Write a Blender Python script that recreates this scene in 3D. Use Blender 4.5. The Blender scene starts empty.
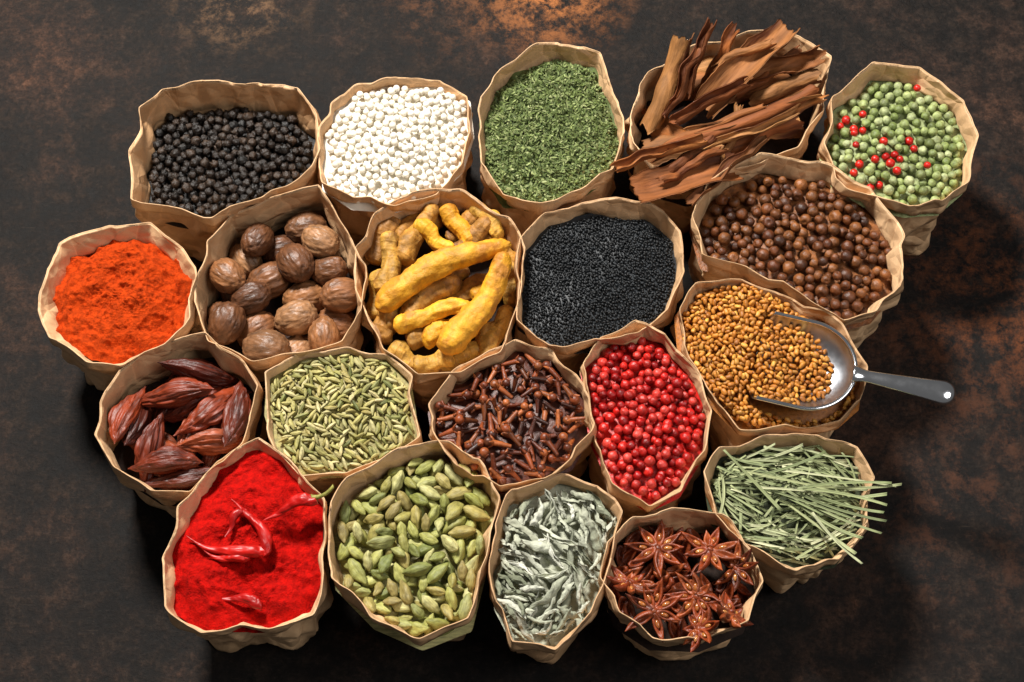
import bpy, math, random
import numpy as np
from mathutils import Vector, Matrix, noise, Euler
random.seed(7); rng = np.random.default_rng(7)
S = 0.0005            # one working unit = 0.5 mm
scene = bpy.context.scene
COL = scene.collection
T = math.radians(24)
D = 1706.67
CAM = Vector((0, -math.sin(T)*D, 140+math.cos(T)*D))
UP = Vector((0, math.cos(T), math.sin(T))); FW = Vector((0, math.sin(T), -math.cos(T)))
def P(u, v, z):
    d = Vector((u-512, 0, 0)) + UP*(341-v) + FW*D
    return CAM + d*((z-CAM.z)/d.z)

# ------------------------------------------------------------ materials
def col(h):
    h = h.lstrip('#'); c = [int(h[i:i+2], 16)/255 for i in (0, 2, 4)]
    return tuple([(x/12.92 if x <= .04045 else ((x+.055)/1.055)**2.4) for x in c]+[1.0])
def newmat(name):
    m = bpy.data.materials.new(name); m.use_nodes = True
    nt = m.node_tree; b = nt.nodes['Principled BSDF']
    return m, nt, b
def N(nt, typ, **kw):
    n = nt.nodes.new(typ)
    for k, v in kw.items(): setattr(n, k, v)
    return n
def ramp(nt, fac, stops):
    r = N(nt, 'ShaderNodeValToRGB'); e = r.color_ramp.elements
    e[0].position, e[0].color = stops[0]; e[1].position, e[1].color = stops[-1]
    for p, c in stops[1:-1]:
        x = e.new(p); x.color = c
    nt.links.new(fac, r.inputs[0]); return r.outputs[0]
def noisetex(nt, scale, detail=4, rough=.6, coord='Object', dist=0, vec=None):
    tc = N(nt, 'ShaderNodeTexCoord'); n = N(nt, 'ShaderNodeTexNoise')
    n.inputs['Scale'].default_value = scale; n.inputs['Detail'].default_value = detail
    n.inputs['Roughness'].default_value = rough; n.inputs['Distortion'].default_value = dist
    nt.links.new(vec if vec else tc.outputs[coord], n.inputs['Vector']); return n.outputs['Fac']
def mixc(nt, fac, a, b, mode='MIX'):
    m = N(nt, 'ShaderNodeMix', data_type='RGBA', blend_type=mode)
    if isinstance(fac, float): m.inputs[0].default_value = fac
    else: nt.links.new(fac, m.inputs[0])
    for i, x in ((6, a), (7, b)):
        if isinstance(x, tuple): m.inputs[i].default_value = x
        else: nt.links.new(x, m.inputs[i])
    return m.outputs[2]
def gmat(name, cols, rough=.5, bump=.4, bscale=700, mott=None, mscale=400, spec=.5, dark=.45, stretch=None, coat=0, bdist=.0008):
    m, nt, b = newmat(name)
    oi = N(nt, 'ShaderNodeObjectInfo'); ge = N(nt, 'ShaderNodeNewGeometry')
    ad = N(nt, 'ShaderNodeMath', operation='ADD'); fr = N(nt, 'ShaderNodeMath', operation='FRACT')
    nt.links.new(oi.outputs['Random'], ad.inputs[0]); nt.links.new(ge.outputs['Random Per Island'], ad.inputs[1])
    nt.links.new(ad.outputs[0], fr.inputs[0])
    n = len(cols)
    c = ramp(nt, fr.outputs[0], [(i/(n-1), col(x)) for i, x in enumerate(cols)])
    vec = None
    if stretch:
        tc = N(nt, 'ShaderNodeTexCoord'); mp = N(nt, 'ShaderNodeMapping'); mp.inputs['Scale'].default_value = stretch
        nt.links.new(tc.outputs['Object'], mp.inputs[0]); vec = mp.outputs[0]
    nf = noisetex(nt, mscale, 4, .65, vec=vec)
    k = ramp(nt, nf, [(.32, (dark, dark, dark, 1)), (.62, (1.1, 1.1, 1.1, 1))])
    c = mixc(nt, 1.0, c, k, 'MULTIPLY')
    if mott:
        nf2 = noisetex(nt, mscale*.6, 4, .6, vec=vec, dist=.5)
        f2 = ramp(nt, nf2, [(.5, (0, 0, 0, 1)), (.64, (1, 1, 1, 1))])
        c = mixc(nt, f2, c, col(mott))
    nt.links.new(c, b.inputs['Base Color'])
    b.inputs['Roughness'].default_value = rough; b.inputs['Specular IOR Level'].default_value = spec
    b.inputs['Coat Weight'].default_value = coat; b.inputs['Coat Roughness'].default_value = .25
    if bump:
        bp = N(nt, 'ShaderNodeBump'); bp.inputs['Strength'].default_value = bump; bp.inputs['Distance'].default_value = bdist
        nb = noisetex(nt, bscale, 4, .65, vec=vec)
        nt.links.new(nb, bp.inputs['Height']); nt.links.new(bp.outputs[0], b.inputs['Normal'])
    return m
def paper_mat():
    m, nt, b = newmat('kraft_paper')
    oi = N(nt, 'ShaderNodeObjectInfo'); tc = N(nt, 'ShaderNodeTexCoord')
    base = ramp(nt, oi.outputs['Random'], [(0, col('#d6ad82')), (.5, col('#e2bd93')), (1, col('#cfa67c'))])
    n1 = noisetex(nt, 35, 5, .6)
    k = ramp(nt, n1, [(.3, (.78, .74, .69, 1)), (.65, (1.06, 1.05, 1.04, 1))])
    c = mixc(nt, 1.0, base, k, 'MULTIPLY')
    mp = N(nt, 'ShaderNodeMapping'); mp.inputs['Scale'].default_value = (1, 1, 5)
    nt.links.new(tc.outputs['Object'], mp.inputs[0])
    n2 = noisetex(nt, 900, 3, .7, vec=mp.outputs[0])
    k2 = ramp(nt, n2, [(.3, (.85, .83, .8, 1)), (.7, (1.07, 1.07, 1.07, 1))])
    c = mixc(nt, 1.0, c, k2, 'MULTIPLY')
    nd = N(nt, 'ShaderNodeTexNoise'); nd.inputs['Scale'].default_value = 30
    nt.links.new(tc.outputs['Object'], nd.inputs['Vector'])
    mx = N(nt, 'ShaderNodeMix', data_type='VECTOR'); mx.inputs[0].default_value = .012
    nt.links.new(tc.outputs['Object'], mx.inputs[4]); nt.links.new(nd.outputs['Color'], mx.inputs[5])
    prev = None
    for sc, st, ds in ((40, .95, .007), (100, .6, .0025)):
        v = N(nt, 'ShaderNodeTexVoronoi', feature='DISTANCE_TO_EDGE'); v.inputs['Scale'].default_value = sc
        nt.links.new(mx.outputs[1], v.inputs['Vector'])
        bp = N(nt, 'ShaderNodeBump'); bp.inputs['Strength'].default_value = st; bp.inputs['Distance'].default_value = ds
        nt.links.new(v.outputs['Distance'], bp.inputs['Height'])
        if prev: nt.links.new(prev, bp.inputs['Normal'])
        prev = bp.outputs[0]
        if sc == 40:
            ln = ramp(nt, v.outputs['Distance'], [(0, (1.16, 1.15, 1.13, 1)), (.04, (1, 1, 1, 1))])
            c = mixc(nt, 1.0, c, ln, 'MULTIPLY')
    nt.links.new(c, b.inputs['Base Color']); b.inputs['Roughness'].default_value = .55
    b.inputs['Specular IOR Level'].default_value = .4
    bp2 = N(nt, 'ShaderNodeBump'); bp2.inputs['Strength'].default_value = .3; bp2.inputs['Distance'].default_value = .0003
    nt.links.new(n2, bp2.inputs['Height']); nt.links.new(prev, bp2.inputs['Normal'])
    nt.links.new(bp2.outputs[0], b.inputs['Normal'])
    return m
PAPER = paper_mat()

# ------------------------------------------------------------ mesh helpers
def mesh_from(name, V, F, mat, smooth=True):
    me = bpy.data.meshes.new(name)
    me.from_pydata((np.asarray(V)*S).tolist(), [], F)
    if smooth: me.polygons.foreach_set('use_smooth', [True]*len(me.polygons))
    me.materials.append(mat); me.update(); return me
def add(name, me, mat4=None, label=None, cat=None, group=None, kind=None, parent=None):
    o = bpy.data.objects.new(name, me); COL.objects.link(o)
    if mat4 is not None: o.matrix_world = mat4
    if parent: o.parent = parent
    if label: o['label'] = label
    if cat: o['category'] = cat
    if group: o['group'] = group
    if kind: o['kind'] = kind
    return o
def ico(sub):
    import bmesh
    bm = bmesh.new(); bmesh.ops.create_icosphere(bm, subdivisions=sub, radius=1)
    V = np.array([v.co[:] for v in bm.verts]); F = [tuple(v.index for v in f.verts) for f in bm.faces]; bm.free()
    return V, F
ICO = {k: ico(k) for k in (1, 2, 3, 4, 5)}
def nz(p, f, seed=0): return noise.noise(Vector((p[0]*f+seed*17.3, p[1]*f+seed*5.1, p[2]*f-seed*9.7)))
def blob(a, b, c, sub=3, amp=.08, f=2.5, ridged=True, seed=0, egg=0):
    V, F = ICO[sub]; V = V.copy()
    for i, p in enumerate(V):
        n = nz(p, f, seed); n2 = nz(p, f*2.3, seed+3)
        d = (abs(n)*2-.4 + (abs(n2)-.2)) if ridged else n+n2*.4
        V[i] = p*(1+amp*d)
        if egg: V[i][1:] *= (1-egg*p[0])
    return V*np.array([a, b, c]), F
def tube(L, rf, nu=20, nv=14, bend=None, flat=1.0, rib=None, seed=0, amp=0, f=.1, ridge=False, xs=1):
    V = []; F = []
    for i in range(nu+1):
        s = -1+2*i/nu; s2 = math.sin(s*math.pi/2)*.35+s*.65
        r = rf(s2); cx = s2*L/2
        by, bz = bend(s2) if bend else (0, 0)
        for j in range(nv):
            t = 2*math.pi*j/nv; rr = r*(rib(t, s2) if rib else 1)
            p = [cx, by+rr*math.cos(t), bz+rr*flat*math.sin(t)]
            if amp:
                n = nz((p[0]*xs, p[1], p[2]), f, seed)
                if ridge: n = abs(n)*2-.4+(abs(nz((p[0]*.6*xs, p[1], p[2]), f*2.4, seed+5))-.2)
                n *= amp*min(1, r/4); p[1] += math.cos(t)*n; p[2] += math.sin(t)*n
            V.append(p)
    for i in range(nu):
        for j in range(nv):
            F.append((i*nv+j, i*nv+(j+1) % nv, (i+1)*nv+(j+1) % nv, (i+1)*nv+j))
    F.append(tuple(range(nv))[::-1]); F.append(tuple(nu*nv+j for j in range(nv)))
    return np.array(V), F
def join(parts):
    V = []; F = []; o = 0
    for v, f in parts:
        V.append(v); F += [tuple(i+o for i in q) for q in f]; o += len(v)
    return np.vstack(V), F
def xf(part, M):
    v, f = part; A = np.array(M); return v@A[:3, :3].T+A[:3, 3], f

# ------------------------------------------------------------ bag
NA = 240
TH = np.linspace(-math.pi, math.pi, NA, endpoint=False)
class Bag: pass
BAGS = {}
def tri(x): return abs((x % 1)*2-1)*2-1
def bag(key, rim, H, depth, inset, mound, label, taper=.91):
    b = Bag(); b.H = H; b.depth = depth; b.mound = mound
    rnd = random.Random(len(BAGS)*11+5)
    pts = [P(u, v, H) for u, v in rim]
    pts = [np.array(p[:2]) for p in pts]
    q = []
    for i in range(len(pts)):
        a, c = pts[i], pts[(i+1) % len(pts)]; q += [a*.98+c*.02, a*.02+c*.98]
    cen = np.mean(q, axis=0)
    dense = []
    for i in range(len(q)):
        a, c = q[i], q[(i+1) % len(q)]
        for k in range(14): dense.append(a+(c-a)*k/14)
    dense = np.array(dense)-cen
    an = np.arctan2(dense[:, 1], dense[:, 0]); rr = np.hypot(dense[:, 0], dense[:, 1])
    o = np.argsort(an); an = an[o]; rr = rr[o]
    b.R = np.interp(TH, an, rr, period=2*math.pi); b.cen = cen
    Rm = b.R.mean(); b.fs = 1-inset/Rm
    b.Rf = b.R*b.fs-4.5
    seed = len(BAGS)*3.7+1; b.seed = seed
    BAGS[key] = b
    nc = 15
    ca_ = np.sort(np.array([-math.pi+2*math.pi*(k+rnd.uniform(-.42, .42))/nc for k in range(nc)]))
    ZR = np.interp(TH, ca_, [rnd.uniform(-5, 5) for _ in ca_], period=2*math.pi)
    RR = np.interp(TH, ca_, [rnd.uniform(-4.5, 2.6) for _ in ca_], period=2*math.pi)
    folds = []
    for k in range(12):
        a = rnd.uniform(0, 2*math.pi); e = rnd.uniform(-1.2, 1.2) if k > 2 else rnd.uniform(-.12, .12)
        d = Vector((math.cos(a), math.sin(a), e)).normalized()
        folds.append((d/rnd.uniform(28, 80), rnd.random(), rnd.uniform(1.4, 2.8), rnd.uniform(0, 50)))
    def cr(i, z):
        t = TH[i]; R = b.R[i]; p = Vector((math.cos(t)*R, math.sin(t)*R, z)); s = 0
        for d, ph, A, sd in folds:
            w = min(1, max(0, noise.noise(p/70+Vector((sd, seed, 0)))*4+.3)); s += A*w*tri(p.dot(d)+ph)
        return s*(.42+.58*min(1, max(0, (H-z)/30)))+RR[i]
    V = []; F = []; rings = 0
    def ring(radf, zf):
        nonlocal rings
        for i in range(NA):
            r = radf(i); V.append((math.cos(TH[i])*r, math.sin(TH[i])*r, zf(i)))
        if rings:
            o = (rings-1)*NA
            for i in range(NA):
                j = (i+1) % NA; F.append((o+i, o+j, o+NA+j, o+NA+i))
        rings += 1
    nk = 34
    for k in range(nk):
        f = k/(nk-1); sc = taper+(1-taper)*f**.9
        z0 = f*(H-1)
        ring(lambda i: b.R[i]*sc-2.2+cr(i, z0)*(1.4 if f < .75 else 1.4-.4*(f-.75)/.25), lambda i: .4 if k == 0 else z0+ZR[i]*f**3)
    zin = H-1
    ring(lambda i: b.R[i]-2.2+cr(i, zin), lambda i: H-.2+ZR[i])
    for k in range(1, 14):
        f = k/10; z1 = H-1-f*depth
        ring(lambda i: b.R[i]*(1-(1-b.fs)*min(f, 1.15))-2.5+cr(i, z1)*(1-.3*min(1, f)), lambda i: z1+ZR[i]*max(0, 1-f))
    c0 = len(V); V.append((0, 0, .4))
    for i in range(NA): F.append((i, c0, (i+1) % NA))
    M = Matrix.Translation(Vector((cen[0], cen[1], 0))*S)
    body = add('paper_bag', mesh_from('paper_bag', V, F, PAPER), M, label, 'paper bag', 'brown paper bags of spices')
    V = []; F = []; rings = 0
    cw = np.interp(TH, ca_, [rnd.uniform(12, 26) for _ in ca_], period=2*math.pi)
    prof = [(2.3, -.6, 0), (2.0, .05, 0), (1.6, .25, 0), (1.2, .05, 0), (1.0, -.5, 0), (.8, 0, .15), (.6, 0, .4), (.3, 0, .6), (.0, 0, .8), (-.6, 0, 1), (.2, 0, 1.01), (1.6, 0, .9)]
    for off, dz, w in prof:
        ring(lambda i: b.R[i]*(1-.0007*cw[i]*w)-off+cr(i, zin-cw[i]*w), lambda i: H+ZR[i]+dz-cw[i]*w)
    add('folded_rim', mesh_from('folded_rim', V, F, PAPER), None, parent=body)
    return b
def lab(s): return 'brown paper bag with folded rim holding '+s
B = bag
B('pepper', [(137,105),(158,84),(230,77),(298,88),(319,112),(320,150),(300,180),(258,200),(212,217),(165,208),(130,197),(131,150)], 142, 40, 7, 6, lab('black peppercorns'))
B('pearl', [(318,130),(332,104),(357,82),(395,73),(442,77),(471,93),(475,130),(464,165),(438,192),(395,206),(350,204),(320,184)], 140, 8, 2, 8, lab('white pearls'))
B('herb', [(476,108),(490,76),(530,47),(558,38),(600,54),(616,90),(629,135),(614,168),(582,190),(540,204),(502,198),(478,165)], 140, 24, 4, 8, lab('dried green herb'))
B('bark', [(630,115),(645,72),(690,42),(750,27),(800,36),(834,58),(825,110),(800,148),(750,168),(690,183),(650,172),(628,145)], 140, 38, 6, 6, lab('cinnamon bark'))
B('green', [(820,142),(834,97),(872,62),(920,66),(966,100),(979,138),(972,182),(945,206),(910,208),(868,196),(834,178)], 142, 18, 4, 6, lab('green and pink peppercorns'), .86)
B('orange', [(44,268),(58,242),(110,221),(150,220),(187,243),(200,275),(192,318),(166,346),(122,366),(86,362),(48,337),(37,310)], 138, 22, 9, 12, lab('orange paprika powder'), .84)
B('nutmeg', [(203,238),(228,212),(272,196),(320,184),(347,228),(369,265),(366,312),(345,342),(300,356),(250,362),(205,342),(191,300)], 136, 24, 2, 4, lab('whole nutmegs'))
B('turmeric', [(352,245),(374,212),(412,190),(460,190),(512,214),(531,245),(524,300),(500,350),(460,372),(418,378),(380,352),(357,300)], 138, 28, 4, 6, lab('turmeric roots'))
B('nigella', [(520,240),(545,210),(600,198),(650,203),(684,228),(687,270),(672,310),(640,336),(600,347),(548,348),(514,322),(511,270)], 136, 20, 5, 5, lab('black nigella seeds'))
B('allspice', [(688,215),(706,182),(760,153),(820,159),(872,185),(908,235),(906,280),(880,312),(844,322),(795,292),(745,267),(700,255)], 142, 24, 5, 6, lab('brown allspice berries'))
B('pod', [(100,402),(120,370),(168,337),(206,331),(240,358),(261,385),(254,422),(226,464),(190,492),(150,490),(114,467),(95,436)], 134, 24, 4, 4, lab('dark red-brown seed pods'), .84)
B('fennel', [(264,372),(300,352),(350,344),(390,350),(412,377),(421,435),(396,457),(345,474),(300,476),(274,452),(261,410)], 134, 8, 2, 6, lab('fennel seeds'))
B('clove', [(424,402),(450,370),(515,335),(550,345),(590,385),(596,425),(576,461),(545,480),(500,488),(455,465),(429,432)], 136, 14, 3, 6, lab('whole cloves'))
B('pink', [(580,362),(600,335),(635,322),(665,335),(700,375),(715,410),(706,452),(682,492),(650,506),(612,484),(588,432)], 136, 12, 2, 7, lab('red peppercorns'))
B('fenu', [(675,308),(695,282),(740,275),(795,296),(842,324),(868,365),(864,402),(842,422),(800,432),(740,428),(700,388),(678,342)], 138, 10, 2, 6, lab('fenugreek seeds and a scoop'))
B('grass', [(702,472),(720,446),(760,432),(820,430),(860,444),(880,475),(872,522),(842,562),(797,569),(742,547),(710,517)], 134, 16, 4, 4, lab('chopped lemongrass blades'), .8)
B('red', [(158,560),(175,506),(215,456),(258,438),(300,465),(325,500),(324,570),(312,612),(270,630),(200,633),(164,607)], 138, 18, 4, 12, lab('red chilli powder'), .8)
B('carda', [(326,502),(345,476),(400,443),(450,438),(482,455),(501,495),(488,560),(472,622),(420,641),(370,620),(329,578)], 140, 26, 3, 5, lab('green cardamom pods'), .78)
B('sage', [(492,522),(510,487),(560,471),(600,480),(625,510),(613,562),(592,615),(556,648),(512,642),(492,604),(487,562)], 136, 16, 3, 5, lab('dried curled sage leaves'), .78)
B('anise', [(605,542),(632,514),(672,506),(722,515),(757,545),(767,582),(752,622),(705,642),(652,640),(615,616),(599,577)], 134, 26, 3, 3, lab('star anise'), .82)

# ------------------------------------------------------------ heaps
class Heap:
    def __init__(s, b, cell, drop, open_=False):
        s.b = b; s.c = cell; s.drop = drop
        R = b.R.max()+(60 if open_ else 4)
        n = int(2*R/cell)+1; s.o = -R; s.n = n
        x = s.o+np.arange(n)*cell; X, Y = np.meshgrid(x, x, indexing='ij')
        s.X, s.Y = X, Y
        th = np.arctan2(Y, X); rad = np.hypot(X, Y)
        s.rho = rad/np.interp(th, TH, b.Rf, period=2*math.pi)
        s.top = b.H-b.depth+b.mound*(1-np.minimum(1, s.rho)**2)
        s.top = s.top+2.0*np.sin(X*.06+b.seed)*np.cos(Y*.05+b.seed*2)
        s.H = s.top-drop
        s.base = s.H.copy()
        s.H[s.rho > 1] = b.H+3 if open_ else 1e3
        if open_: s.H[s.rho > 1.2] = b.H-14
        s.inside = np.argwhere(s.rho < .98)
        s.own = -np.ones((n, n), int); s.items = []
    def test(s, x, y, ang, a, bb, h, tilts):
        c, o = s.c, s.o; m = max(a, bb)
        i0 = max(0, int((x-m-o)/c)); i1 = min(s.n, int((x+m-o)/c)+2); j0 = max(0, int((y-m-o)/c)); j1 = min(s.n, int((y+m-o)/c)+2)
        X = s.X[i0:i1, j0:j1]-x; Y = s.Y[i0:i1, j0:j1]-y
        ca, sa = math.cos(ang), math.sin(ang); u = X*ca+Y*sa; w = -X*sa+Y*ca
        e = 1-(u/a)**2-(w/bb)**2; m_ = e > 0
        if not m_.any(): return None
        off = h*np.sqrt(e[m_]); um = u[m_]; Hs = s.H[i0:i1, j0:j1][m_]
        best = None
        for t in tilts:
            k = math.tan(t); z = (Hs+off-um*k).max()
            if best is None or z < best[0]: best = (z, t)
        return best+((i0, i1, j0, j1, m_, off, um),)
    def put(s, x, y, ang, r, dat):
        z, t, (i0, i1, j0, j1, m_, off, um) = r
        nt = z+um*math.tan(t)+off
        sub = s.H[i0:i1, j0:j1]; cur = sub[m_]; up = nt > cur
        sub[m_] = np.where(up, nt, cur)
        ow = s.own[i0:i1, j0:j1]; oo = ow[m_]; oo[up] = len(s.items); ow[m_] = oo
        s.items.append((x, y, z, ang, t)+dat)
    def fill(s, dims, K=9, tilts=(0,), maxn=4500, fails=90, size=(.85, 1.15), angf=None, target=None, over=0, tag=0):
        f = 0; nt = len(dims); cnt = 0
        while f < fails and cnt < maxn:
            v = random.randrange(nt); a, bb, h = dims[v]; sc = random.uniform(*size)
            best = None
            for _ in range(K):
                i, j = s.inside[random.randrange(len(s.inside))]
                x = s.X[i, j]+random.random()*s.c; y = s.Y[i, j]+random.random()*s.c
                ang = angf() if angf else random.uniform(0, 2*math.pi)
                r = s.test(x, y, ang, a*sc, bb*sc, h*sc, tilts)
                if r is None or r[0] > 500: continue
                tz = (target if target is not None else s.top)[i, j]
                g = r[0]-tz
                if best is None or g < best[0]: best = (g, x, y, ang, r)
            if best is None or best[0] > over: f += 1; continue
            f = 0; cnt += 1
            s.put(best[1], best[2], best[3], best[4], (v, sc))
    def vis(s):
        c = np.bincount(s.own[s.own >= 0].ravel(), minlength=len(s.items)); return c
def mound(name, h, mat, label, cat, extra=None, nr=36, disp=None, drop=None):
    b = h.b; V = [(0, 0, 0)]; F = []
    for k in range(1, nr+1):
        rho = k/nr*1.03
        for i in range(NA):
            r = (b.Rf[i]+3)*rho; V.append((math.cos(TH[i])*r, math.sin(TH[i])*r, rho))
    V = np.array(V)
    dp = h.drop if drop is None else drop
    rr = np.minimum(1, V[:, 2])
    z = b.H-b.depth+b.mound*(1-rr**2)-dp+2.0*np.sin(V[:, 0]*.06+b.seed)*np.cos(V[:, 1]*.05+b.seed*2)
    if disp: z = z+np.array([disp(p[0], p[1]) for p in V])
    V[:, 2] = z
    for i in range(NA): F.append((0, 1+i, 1+(i+1) % NA))
    for k in range(nr-1):
        o = 1+k*NA
        for i in range(NA):
            j = (i+1) % NA; F.append((o+i, o+NA+i, o+NA+j, o+j))
    parts = [(V, F)]+(extra or [])
    V, F = join(parts)
    return add(name, mesh_from(name, V, F, mat), Matrix.Translation(Vector((b.cen[0], b.cen[1], 0))*S), label, cat, kind='stuff')
def mat_of(b, it, round_):
    x, y, z, ang, t, v, sc = it
    if round_: R = Euler((random.uniform(0, 6.28), random.uniform(0, 6.28), random.uniform(0, 6.28))).to_matrix().to_4x4()
    else: R = Matrix.Rotation(ang, 4, 'Z')@Matrix.Rotation(-t, 4, 'Y')@Matrix.Rotation(random.uniform(-.5, .5) if round_ is None else random.uniform(0, 6.28), 4, 'X')
    return Vector((x, y, z)), R@Matrix.Scale(sc, 4)
def realize(h, temps, name, mat, label, cat, group, heapname, heaplabel, round_=True, limit=300, minvis=.03, matf=None, dark=None, drop=None):
    b = h.b; vis = h.vis(); order = [i for i in np.argsort(-vis) if vis[i] > 0]
    areas = [max(vis[i], 1) for i in order]; ref = np.median(areas)
    order = [i for i in order if vis[i] > ref*minvis]
    mes = [mesh_from(name, V, F, mat) for V, F in temps]
    extra = []
    for n, i in enumerate(order):
        it = h.items[i]; loc, R = mat_of(b, it, round_)
        if n < limit:
            o = add(name, mes[it[5]], Matrix.Translation((loc+Vector((b.cen[0], b.cen[1], 0)))*S)@R, label, cat, group)
            if matf: matf(o, it)
        else:
            extra.append(xf(temps[it[5]], Matrix.Translation(loc)@R))
    mound(heapname, h, dark or mat, heaplabel, cat, extra, drop=drop)
    return len(order)

# black pepper
m = gmat('black_pepper', ['#1a1410', '#32251c', '#0e0c0a', '#453427', '#1e1713'], rough=.38, bump=1.0, bscale=800, mscale=450, dark=.25)
tp = [blob(4.9, 4.9, 4.6, 3, .3, 2.9, seed=i) for i in range(5)]
h = Heap(BAGS['pepper'], .9, 11); h.fill([(4.5, 4.5, 4.5)]*5, size=(.8, 1.15))
realize(h, tp, 'black_peppercorn', m, 'wrinkled black peppercorn in a paper bag', 'peppercorn', 'black peppercorns in a bag', 'black_pepper_heap', 'dense heap of black peppercorns in a bag')
# white pearls
m = gmat('white_pearl', ['#e6dfd0', '#dcd4c3', '#efe9dd', '#d1c8b6'], rough=.45, bump=0, dark=.94, mscale=200)
tp = [blob(3.75, 3.75, 3.75, 3, .0, 1.5, seed=i, ridged=False) for i in range(2)]
h = Heap(BAGS['pearl'], .6, 8.5); h.fill([(3.75, 3.75, 3.75)]*2, size=(.97, 1.04), K=12)
realize(h, tp, 'white_pearl', m, 'small round white pearl in a paper bag', 'pearl', 'white pearls in a bag', 'white_pearl_heap', 'dense heap of round white pearls in a bag')
# green peppercorns + pink ones
m = gmat('green_pepper', ['#8d9c58', '#aab574', '#6f7f40', '#bcc48e', '#5f6a34'], rough=.5, bump=.6, dark=.5, mscale=350)
mp_ = gmat('pink_pepper', ['#c0160f', '#d8261a', '#a00e0b'], rough=.33, bump=.3, dark=.6)
tp = [blob(4.9, 4.9, 4.7, 3, .12, 2.6, seed=i+20) for i in range(4)]+[blob(4.4, 4.4, 4.3, 3, .05, 2, seed=40)]
h = Heap(BAGS['green'], .8, 10); h.fill([(4.7, 4.7, 4.65)]*4)
pc = P(886, 156, 130); pc2 = P(852, 122, 130)
def ispink(it):
    x, y = it[0]+h.b.cen[0], it[1]+h.b.cen[1]
    d = math.hypot(x-pc.x, y-pc.y); d2 = math.hypot(x-pc2.x, y-pc2.y)
    return random.random() < (.26 if d < 42 else .25 if d2 < 16 else .03)
h.items = [it[:5]+(4 if ispink(it) else it[5],)+it[6:] for it in h.items]
def pinkf(o, it):
    if it[5] == 4:
        o.data.materials[0] = mp_; o.name = 'pink_peppercorn'; o['label'] = 'red pink-pepper berry among green peppercorns'; o['group'] = 'pink peppercorns among green ones'
realize(h, tp, 'green_peppercorn', m, 'pale green dried peppercorn in a paper bag', 'peppercorn', 'green peppercorns in a bag', 'green_pepper_heap', 'heap of pale green peppercorns in a bag', matf=pinkf)
# allspice
m = gmat('allspice', ['#56290f', '#7a4420', '#3a1c0b', '#93592c', '#4a2410'], rough=.42, bump=.6, dark=.36, mscale=330)
tp = []
for i in range(4):
    V, F = blob(6.1, 6.1, 6, 3, .09, 2.4, seed=i+60); d = V[:, 2]/6
    k = np.clip((d-.88)/.1, 0, 1); V[:, 2] -= k*1.8; tp.append((V, F))
h = Heap(BAGS['allspice'], 1, 12); h.fill([(5.8, 5.8, 5.8)]*4, size=(.75, 1.2))
realize(h, tp, 'allspice_berry', m, 'round brown allspice berry in a paper bag', 'allspice berry', 'allspice berries in a bag', 'allspice_heap', 'heap of brown allspice berries in a bag')
# red peppercorns
m = gmat('red_pepper', ['#c01310', '#d8281e', '#930a09', '#e0473b', '#b31010', '#7d0908'], rough=.33, bump=.5, dark=.5, mscale=320)
tp = [blob(5, 5, 4.8, 3, .13, 2.3, seed=i+80) for i in range(4)]
h = Heap(BAGS['pink'], .9, 11); h.fill([(4.7, 4.7, 4.6)]*4, size=(.8, 1.15))
realize(h, tp, 'red_peppercorn', m, 'glossy red peppercorn in a paper bag', 'peppercorn', 'red peppercorns in a bag', 'red_pepper_heap', 'heap of bright red peppercorns in a bag')
# nigella
m = gmat('nigella', ['#0e1012', '#181b1e', '#0a0b0c', '#2a2e32'], rough=.5, bump=0, dark=.6, spec=.35)
h = Heap(BAGS['nigella'], .7, 3.2); h.fill([(2.0, 1.35, 1.15)]*3, K=3, maxn=8500, fails=40, tilts=(-.5, 0, .5))
tp = [blob(2.15, 1.4, 1.25, 1, .2, 2, seed=i, egg=.3) for i in range(3)]
ex = []
vs = h.vis()
for i, it in enumerate(h.items):
    if vs[i] > 0:
        loc, R = mat_of(h.b, it, False); ex.append(xf(tp[it[5]], Matrix.Translation(loc)@R))
mound('nigella_seeds', h, m, 'mass of tiny black nigella seeds in a bag', 'seeds', ex)
# fennel
m = gmat('fennel', ['#99954f', '#c2b572', '#777a3e', '#d2c48c', '#8a8646', '#b2a160', '#636835'], rough=.58, bump=.3, dark=.5, mscale=450)
def fen(i):
    k = random.uniform(-1.6, 1.6)
    return tube(14, lambda s: max(.3, 2.2*(1-abs(s)**2.2)**.7), 12, 16, lambda s: (k*s*s, 0), rib=lambda t, s: 1+.2*math.cos(5*t), flat=.8)
tp = [fen(i) for i in range(6)]
h = Heap(BAGS['fennel'], .7, 6); h.fill([(6.9, 2.1, 1.7)]*6, K=6, tilts=(-.4, -.15, 0, .15, .4), maxn=2200, size=(.75, 1.15))
realize(h, tp, 'fennel_seed', m, 'ribbed greenish fennel seed in a paper bag', 'fennel seed', 'fennel seeds in a bag', 'fennel_heap', 'heap of ribbed greenish fennel seeds in a bag', round_=False)
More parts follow.
